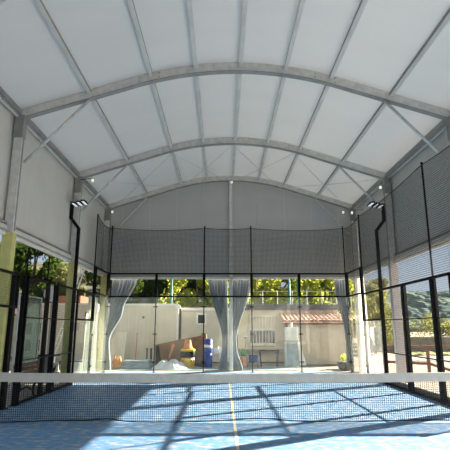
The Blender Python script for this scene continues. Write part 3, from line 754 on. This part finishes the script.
t = thing('reflection_sheet', 'blue grey sheet added behind the far glass as the court reflection', 'sheet', (-1.4, 11.6, 0))
MB().grid(lambda a, b: (-4.6+7.6*a, 10.8+1.9*b, .012+.01*noise.noise(Vector((a*8, b*4, 0)))), 40, 8).build('reflection_layer', M['grey_board'], t, solid=.006)  # blue grey layer stands in for the court floor mirrored in the glass
for x, l in ((-3.82, 'left'), (-3.62, 'right')):
    t = thing('steel_stake', 'short dark stake standing before the cream container, the %s of two' % l, 'stake', (x, 13.4, 0), 'two dark stakes')
    MB().tube([(x, 13.4, 0), (x, 13.4, .78)], .05, 10).build('shaft', M['grey_fascia'], t)
    MB().tube([(x, 13.4, .78), (x, 13.4, .80)], .058, 10).build('cap', M['black'], t)
t = thing('leaning_sheet', 'pale flat sheet leaning on the cream container by the far left corner', 'board', (-5.3, 14.2, 0))
MB().prism([(-5.95, 13.6, .0), (-5.0, 13.6, .0), (-5.15, 14.9, 1.5), (-5.65, 14.9, 1.5), (-5.95, 14.5, .95)], (0, .0, .04)).build('sheet', M['cream_render'], t)
MB().bar((-5.0, 13.6, .03), (-5.15, 14.9, 1.52), .03, .03).build('edge_strip', M['white_paint'], t)
blob('rag_heap', 'small heap of orange and cream rags at the foot of the pale sack', 'rags', (-4.95, 12.1, 0), .33, .25, .62, M['skin_orange'], 8.2)
t = thing('hand_tool', 'thin red handled rake leaning against the cream container', 'tool', (-4.35, 14.5, 0))
MB().tube([(-4.4, 13.6, .05), (-4.6, 14.93, 1.5)], .018, 6).build('handle', M['red'], t)
MB().box(-4.55, 13.56, .01, -4.25, 13.62, .06).build('head', M['black'], t)
# tables, chairs
t = thing('folding_table', 'black folding table with thin legs below the barred window', 'table', (1.9, 12.7, 0))
MB().cbox((1.93, 12.7, .72), (.95, .5, .03)).build('table_top', M['black'], t)
for a in (-1, 1):
    for b in (-1, 1): MB().tube([(1.93+.42*a, 12.7+.2*b, .70), (1.93+.36*a, 12.7+.2*b, 0)], .018, 6).build('leg', M['black'], t)
t = thing('metal_trolley', 'thin metal frame trolley on wheels right of the curtain', 'trolley', (1.1, 12.5, 0))
k = MB()
for a in (-1, 1):
    for b in (-1, 1): k.tube([(1.15+.25*a, 12.5+.2*b, .08), (1.15+.25*a, 12.5+.2*b, .75)], .014, 6)
    k.tube([(1.15+.25*a, 12.3, .75), (1.15+.25*a, 12.7, .75)], .014, 6)
for zz in (.2, .75):
    k.tube([(.9, 12.3, zz), (1.4, 12.3, zz)], .014, 6); k.tube([(.9, 12.7, zz), (1.4, 12.7, zz)], .014, 6)
k.build('frame', M['alu_dark'], t)
MB().box(.9, 12.3, .2, 1.4, 12.7, .215).build('shelf', M['alu_dark'], t)
for a in (-1, 1):
    for b in (-1, 1): MB().tube([(1.15+.25*a-.015, 12.5+.2*b, .045), (1.15+.25*a+.015, 12.5+.2*b, .045)], .045, 10).build('wheel', M['black'], t)
t = thing('plastic_crate', 'blue plastic crate resting on the shelf of the metal trolley', 'crate', (1.2, 12.5, .215))
MB().box(1.0, 12.34, .217, 1.36, 12.66, .50).build('body', M['blue'], t, bevel=.01)
MB().box(.98, 12.32, .50, 1.38, 12.68, .53).build('rim', M['blue'], t)
t = thing('floor_lamp', 'slim stand with a small round head right of the curtain', 'stand', (.88, 13.2, 0))
MB().tube([(.88, 13.2, .02), (.88, 13.2, 1.25)], .015, 6).build('shaft', M['alu_dark'], t)
MB().lathe((.88, 13.2, 0), [(.16, 0), (.16, .02), (.03, .03)], 16).build('base', M['alu_dark'], t)
MB().lathe((.88, 13.2, 1.25), [(.03, 0), (.09, .03), (.09, .06), (.04, .09)], 14).build('head', M['alu_dark'], t)
t = thing('garden_sprayer', 'small orange container with a green top beside the curtain', 'container', (.72, 12.2, 0))
MB().lathe((.72, 12.2, 0), [(.13, 0), (.15, .03), (.15, .35), (.10, .48), (.06, .52)], 16).build('tank', M['orange'], t, smooth=True)
MB().lathe((.72, 12.2, .52), [(.1, 0), (.13, .06), (.08, .26), (.05, .3)], 12).build('pump', M['green_plastic'], t, smooth=True)
t = thing('tubular_chair', 'white tubular chair frame left of the curtain', 'chair', (-.05, 12.8, 0))
for s in (-1, 1):
    k = MB(); k.tube([(-.3, 12.8+.22*s, 0), (-.34, 12.8+.22*s, .45), (-.42, 12.8+.22*s, .9)], .016, 6)
    k.tube([(.12, 12.8+.22*s, 0), (.1, 12.8+.22*s, .45), (-.34, 12.8+.22*s, .45)], .016, 6); k.build('side_frame', M['white_paint'], t)
MB().box(-.34, 12.58, .44, .1, 13.02, .47).build('seat', M['white_paint'], t)
MB().bar((-.36, 12.8, .60), (-.41, 12.8, .86), .44, .02, (0, 1, 0)).build('backrest', M['white_paint'], t)
t = thing('potted_plant', 'small bright green plant in a dark planter at the far right corner', 'plant', (5.1, 11.6, 0))
MB().lathe((5.15, 11.6, 0), [(.25, 0), (.30, .05), (.36, .28), (.33, .30)], 18).build('planter', M['grey_fascia'], t)
lf = MB(); random.seed(5)
for i in range(90):
    th = random.uniform(0, 2*pi); el = random.uniform(.2, 1.4); L_ = random.uniform(.12, .34)
    d = Vector((cos(th)*cos(el), sin(th)*cos(el), sin(el))); q = Vector((5.1, 11.6, .28)) + d*L_
    x = d.cross(Vector((0, 0, 1))).normalized()*.03; i0 = len(lf.v)
    lf.v += [tuple(q-d*.07), tuple(q+x), tuple(q+d*.09), tuple(q-x)]; lf.f.append((i0, i0+1, i0+2, i0+3))
lf.build('foliage', M['leaf_bright'], t)
t = thing('rubble_sack', 'dark lumpy sack beside the potted plant', 'sack', (5.0, 11.0, 0))
MB().lathe((5.02, 10.98, 0), [(.2, 0), (.27, .05), (.24, .2), (.1, .28), (.02, .29)], 12).build('sack_body', M['stone'], t, smooth=True)
MB().lathe((5.02, 10.98, .26), [(.07, 0), (.09, .03), (.05, .06)], 10).build('knot', M['grey_fascia'], t)

# fences / poles behind
for x, y, h, l in ((-3.35, 19.0, 5.6, 'left of the middle'), (4.1, 20.5, 5.6, 'above the tiled shed'), (4.75, 21.0, 6.0, 'right of its neighbour above the tiled shed')):
    t = thing('green_pole', 'green painted pole rising before the trees, ' + l, 'pole', (x, y, 0), 'green poles')
    MB().tube([(x, y, 0), (x, y, h)], .075, 10).build('shaft', M['green_paint'], t, smooth=True)
    MB().tube([(x, y, h), (x, y, h+.04)], .09, 10).build('cap', M['green_paint'], t)
t = thing('chain_link_fence', 'pale wire fence with thin posts above the grey parapet', 'fence', (3, 22, 0))
for i in range(11): MB().tube([(-1.5+i*1.0, 22, 0), (-1.5+i*1.0, 22, 4.2)], .025, 6).build('post', M['alu'], t)
k = MB()
for zz in (1.5, 2.8, 4.15): k.tube([(-1.5, 22, zz), (8.5, 22, zz)], .015, 5)
k.build('wires', M['alu'], t)

# ---------------------------------------------------------------- right: wooden rail fence
t = thing('wooden_fence', 'reddish brown wooden rail fence with posts and a diagonal brace, right of the hall', 'fence', (8.5, 8.8, 0))
for x in (5.95, 6.8, 7.62, 8.95, 10.2, 11.5): MB().box(x-.05, 8.75, -.06, x+.05, 8.85, 1.05).build('post', M['rail_wood'], t, bevel=.008)
MB().box(5.9, 8.72, 1.02, 11.8, 8.88, 1.10).build('top_rail', M['rail_wood'], t)
MB().bar((5.9, 8.8, .50), (7.65, 8.8, .42), .05, .10).build('mid_rail', M['rail_wood'], t)
MB().bar((7.65, 8.8, .42), (9.3, 8.8, -.1), .05, .10).build('diagonal_brace', M['rail_wood'], t)
MB().bar((8.95, 8.8, .5), (11.5, 8.8, .45), .05, .10).build('mid_rail', M['rail_wood'], t)
# low kerb outside the right fence
t = tag(MB().box(5.12, -2, 0, 5.24, 8, .16).build('kerb', M['concrete']), 'low pale kerb along the outside of the right fence', 'kerb')
# grass strips, road, low wall
M['grass'] = mat('yellow_green_grass', (.22, .25, .07), .9, 0, .3, 3, .5)
M['road'] = mat('pale_asphalt', (.30, .29, .275), .9, 0, .08, 2, .2)
struct(MB().box(7, 17, -.06, 60, 20.5, -.03).build('road', M['road']))
tag(MB().grid(lambda a, b: (12.5+35*a, 22+4*b, -.02+.14*noise.noise(Vector((a*60, b*8, 0)))), 120, 10).build('grass_verge', M['grass']), 'yellow green grass strip beyond the pale road', 'grass', None, 'stuff')
t = thing('garden_wall', 'long low grey stone wall beyond the road on the right', 'wall', (20, 27, 0))
MB().box(10.5, 27, -.1, 50, 27.4, 1.0).build('wall_body', mat('grey_brown_wall', (.32, .28, .23), .9, 0, .2, 3, .4), t)
MB().box(10.5, 26.95, 1.0, 50, 27.45, 1.06).build('coping', M['beige_render'], t)

# ---------------------------------------------------------------- left terrain and far building
def wall_terrace(y0, name, label, xs, z0, z1):
    o = MB().grid(lambda a, b: (xs[0]+(xs[1]-xs[0])*a, y0 + .35*noise.noise(Vector((a*9, b*3, y0))) + .5*b, z0+(z1-z0)*b + .15*noise.noise(Vector((a*14, b, 2)))), 80, 8).build(name, M['stone'], solid=.3)
    return tag(o, label, 'stone wall')
t = wall_terrace(24, 'terrace_wall', 'brownish dry stone terrace wall on the slope left of the cabins', (-26, -6.5), 0, 3.4)
slope = MB().grid(lambda a, b: (-60+58*a, 25.2+40*b, 3.1+9*b + .5*noise.noise(Vector((a*12, b*12, 1)))), 60, 40)
struct(slope.build('hillside', mat('dark_hillside', (.10, .10, .05), .95, 0, .5, .7, .5), smooth=True))
slope = MB().grid(lambda a, b: (-14-30*a, -12+46*b, -.1 + 9*a + .5*noise.noise(Vector((a*12, b*12, 4)))*min(1, a*4)), 40, 60)
struct(slope.build('left_slope', bpy.data.materials['dark_hillside'], smooth=True))
t = thing('village_house', 'cream house with a row of tall dark windows seen through the left fence', 'building', (-12.9, 21.5, 0))
MB().box(-14.6, 20, 0, -11.2, 23, 2.5).build('wall', M['cream_render'], t)
MB().prism([(-14.8, 19.8, 2.5), (-11.0, 19.8, 2.5), (-11.0, 21.5, 3.15), (-14.8, 21.5, 3.15)], (0, .02, .08)).build('roof', M['rail_wood'], t)
for i in range(5):
    for z0, z1 in ((1.35, 2.05), (.35, 1.05)): window_on(t, -14.3+i*.63, -14.3+i*.63+.36, z0, z1, 20, M['white_paint'], M['dark_glass'])
t = thing('brown_hut', 'small brown timber hut roof behind the white cabin', 'hut', (-9.6, 18.6, 0))
MB().box(-10.4, 18.2, 0, -8.7, 20, 3.1).build('wall', M['box_brown'], t)
MB().box(-10.5, 18.1, 3.1, -8.6, 20.1, 3.6).build('roof', M['brown_wood'], t)

# ---------------------------------------------------------------- trees
def tree_mesh(seed, h, rad, nleaf, ls, base):
    random.seed(seed); mb = MB(); clumps = []
    for i in range(34):
        th = random.uniform(0, 2*pi); zz = random.uniform(base, .95); rr = rad*sqrt(max(0.05, 1-((zz-.62)/.48)**2))*random.uniform(.3, 1)
        clumps.append((Vector((rr*cos(th), rr*sin(th), zz*h)), random.uniform(.16, .30)*rad*1.3))
    for i in range(nleaf):
        c, cr = random.choice(clumps)
        d = Vector((random.gauss(0, 1), random.gauss(0, 1), random.gauss(0, 1))).normalized()
        q = c + d*cr*random.uniform(.55, 1.05)
        n = (d+Vector((random.uniform(-.7, .7), random.uniform(-.7, .7), random.uniform(-.7, .7)))).normalized()
        x = n.orthogonal().normalized(); x = Matrix.Rotation(random.uniform(0, 6.28), 3, n) @ x; y = n.cross(x)
        s = ls*random.uniform(.6, 1.3); i0 = len(mb.v)
        mb.v += [tuple(q-x*s), tuple(q+y*s*.55), tuple(q+x*s), tuple(q-y*s*.55)]; mb.f.append((i0, i0+1, i0+2, i0+3))
    tr = MB(); tr.tube([(0, 0, -.3), (.06, .03, h*.25), (-.05, .05, h*.55), (.02, 0, h*.85)], [h*.035, h*.026, h*.018, h*.006], 8)
    for c, cr in clumps[:12]:
        z0 = max(h*.22, c.z*.55); tr.tube([(0, .02, z0), tuple(c*.6+Vector((0, 0, c.z*.25))), tuple(c)], [h*.012, h*.008, h*.003], 5)
    return mb, tr
PROTO = {}
def tree(kind, x, y, z, s, label, rz=0):
    if kind not in PROTO:
        seed, h, rad, nl, ls, base, lm = {'dark': (1, 8, 3.0, 7000, .20, .18, 'leaf_dark'), 'mid': (2, 7, 2.6, 6500, .18, .15, 'leaf_mid'), 'bright': (4, 6.5, 2.5, 6500, .17, .12, 'leaf_bright'), 'olive': (9, 6.5, 2.5, 6500, .17, .12, 'leaf_olive'), 'bush': (6, 2.6, 2.0, 3000, .10, .05, 'leaf_olive')}[kind]
        t = thing('leafy_bush' if kind == 'bush' else 'leafy_tree', label, 'tree', (0, 0, 0))
        a, b = tree_mesh(seed, h, rad, nl, ls, base)
        a.build('foliage', M[lm], t); b.build('trunk', M['bark'], t, smooth=True)
        PROTO[kind] = t
    else: t = copy_tree(PROTO[kind])
    t.location = (x, y, z); t.scale = (s, s, s); t.rotation_euler = (0, 0, rz)
    t['label'] = label; t['category'] = 'bush' if kind == 'bush' else 'tree'; t['group'] = 'trees and bushes around the hall'
    return t
TREES = [
 ('bright', 2.4, 27, 0, 1.0, 'bright yellow green tree above the barred window'),
 ('bright', 8.0, 27.5, 0, 1.0, 'bright yellow green tree above the tiled shed'),
 ('mid', 10.2, 33.5, 0, 1.05, 'mid green tree at the far right corner behind the shed'),
 ('bright', -2.2, 26.5, 0, .95, 'bright tree just left of the centre curtain'),
 ('mid', -.2, 33, 0, 1.1, 'mid green tree behind the centre curtain'),
 ('mid', 5.0, 38.5, 0, 1.3, 'mid green tree behind the two bright ones'),
 ('dark', -5.6, 33, 1, .95, 'dark tree behind the middle of the cream container'),
 ('dark', -8.8, 28, 2, .75, 'dark tree above the left corner post'),
 ('dark', -3.2, 39, 3, 1.0, 'dark tree far behind the panelled cabin'),
 ('dark', -16.8, 31, 2, .95, 'dark tree above the small brown hut'),
 ('olive', -13.0, 28.2, 2.6, .6, 'olive green tree above the village house'),
 ('dark', -17.8, 19, .5, .95, 'dark tree behind the village house'),
 ('dark', -14.2, 13.6, .2, .85, 'dark tree left of the village house'),
 ('dark', -15.2, 7, .5, .9, 'dark tree at the left edge behind the yellow column'),
 ('dark', -26, 20, 3.0, 1.0, 'large dark tree high on the left slope'),
 ('olive', 14.6, 37.5, 0, .9, 'olive green tree seen through the right side glass'),
 ('olive', 10.4, 23.6, 0, .6, 'small olive tree seen low through the right side glass'),
 ('olive', 18, 46, 0, 1.1, 'olive green tree beyond the white right column'),
]
for i, (k_, x, y, z, s, l) in enumerate(TREES): tree(k_, x, y, z, s, l, i*1.3)
for x, y, s, l in ((14.6, 30.5, .95, 'yellow green bush behind the low wall, left one of the row'), (18.3, 30.5, 1.05, 'yellow green bush behind the low wall, middle of the row'), (22.2, 30.5, .9, 'yellow green bush behind the low wall, right one of the row'), (26.4, 31, .9, 'yellow green bush at the right edge behind the low wall')):
    tree('bush', x, y, 0, s, l, x)

# mountain on the right
m, nt, out = new_mat('hazed_forest_mountain'); p = nt.nodes.new('ShaderNodeBsdfPrincipled'); p.inputs['Roughness'].default_value = 1; p.inputs['Specular IOR Level'].default_value = 0
tc = nt.nodes.new('ShaderNodeTexCoord')
n1 = nt.nodes.new('ShaderNodeTexNoise'); n1.inputs['Scale'].default_value = .09; n1.inputs['Detail'].default_value = 8; nt.links.new(tc.outputs['Object'], n1.inputs['Vector'])
r = nt.nodes.new('ShaderNodeValToRGB'); r.color_ramp.elements[0].position = .4; r.color_ramp.elements[0].color = (.12, .17, .155, 1); r.color_ramp.elements[1].position = .62; r.color_ramp.elements[1].color = (.20, .25, .19, 1)  # forest greens paled to grey-green, distance haze put into the colour
nt.links.new(n1.outputs['Fac'], r.inputs[0]); nt.links.new(r.outputs[0], p.inputs['Base Color'])
b = nt.nodes.new('ShaderNodeBump'); b.inputs['Distance'].default_value = 1.2; nt.links.new(n1.outputs['Fac'], b.inputs['Height']); nt.links.new(b.outputs[0], p.inputs['Normal']); nt.links.new(p.outputs[0], out.inputs[0])
def mount(a, b):
    x = 10+320*a; y = 180+160*b
    hgt = 30*sin(min(1, b*1.2)*pi/2)**.8*(.8+.35*noise.noise(Vector((a*5, 1, 3)))) + 4*noise.noise(Vector((a*14, b*6, 7))) + 1.6*noise.noise(Vector((a*60, b*22, 7))) + .9*noise.noise(Vector((a*170, b*60, 2)))
    return (x, y, max(-2, hgt*min(1, .35+a*6)) if b > 0 else -2)
struct(MB().grid(mount, 420, 130).build('mountain', m, smooth=True))
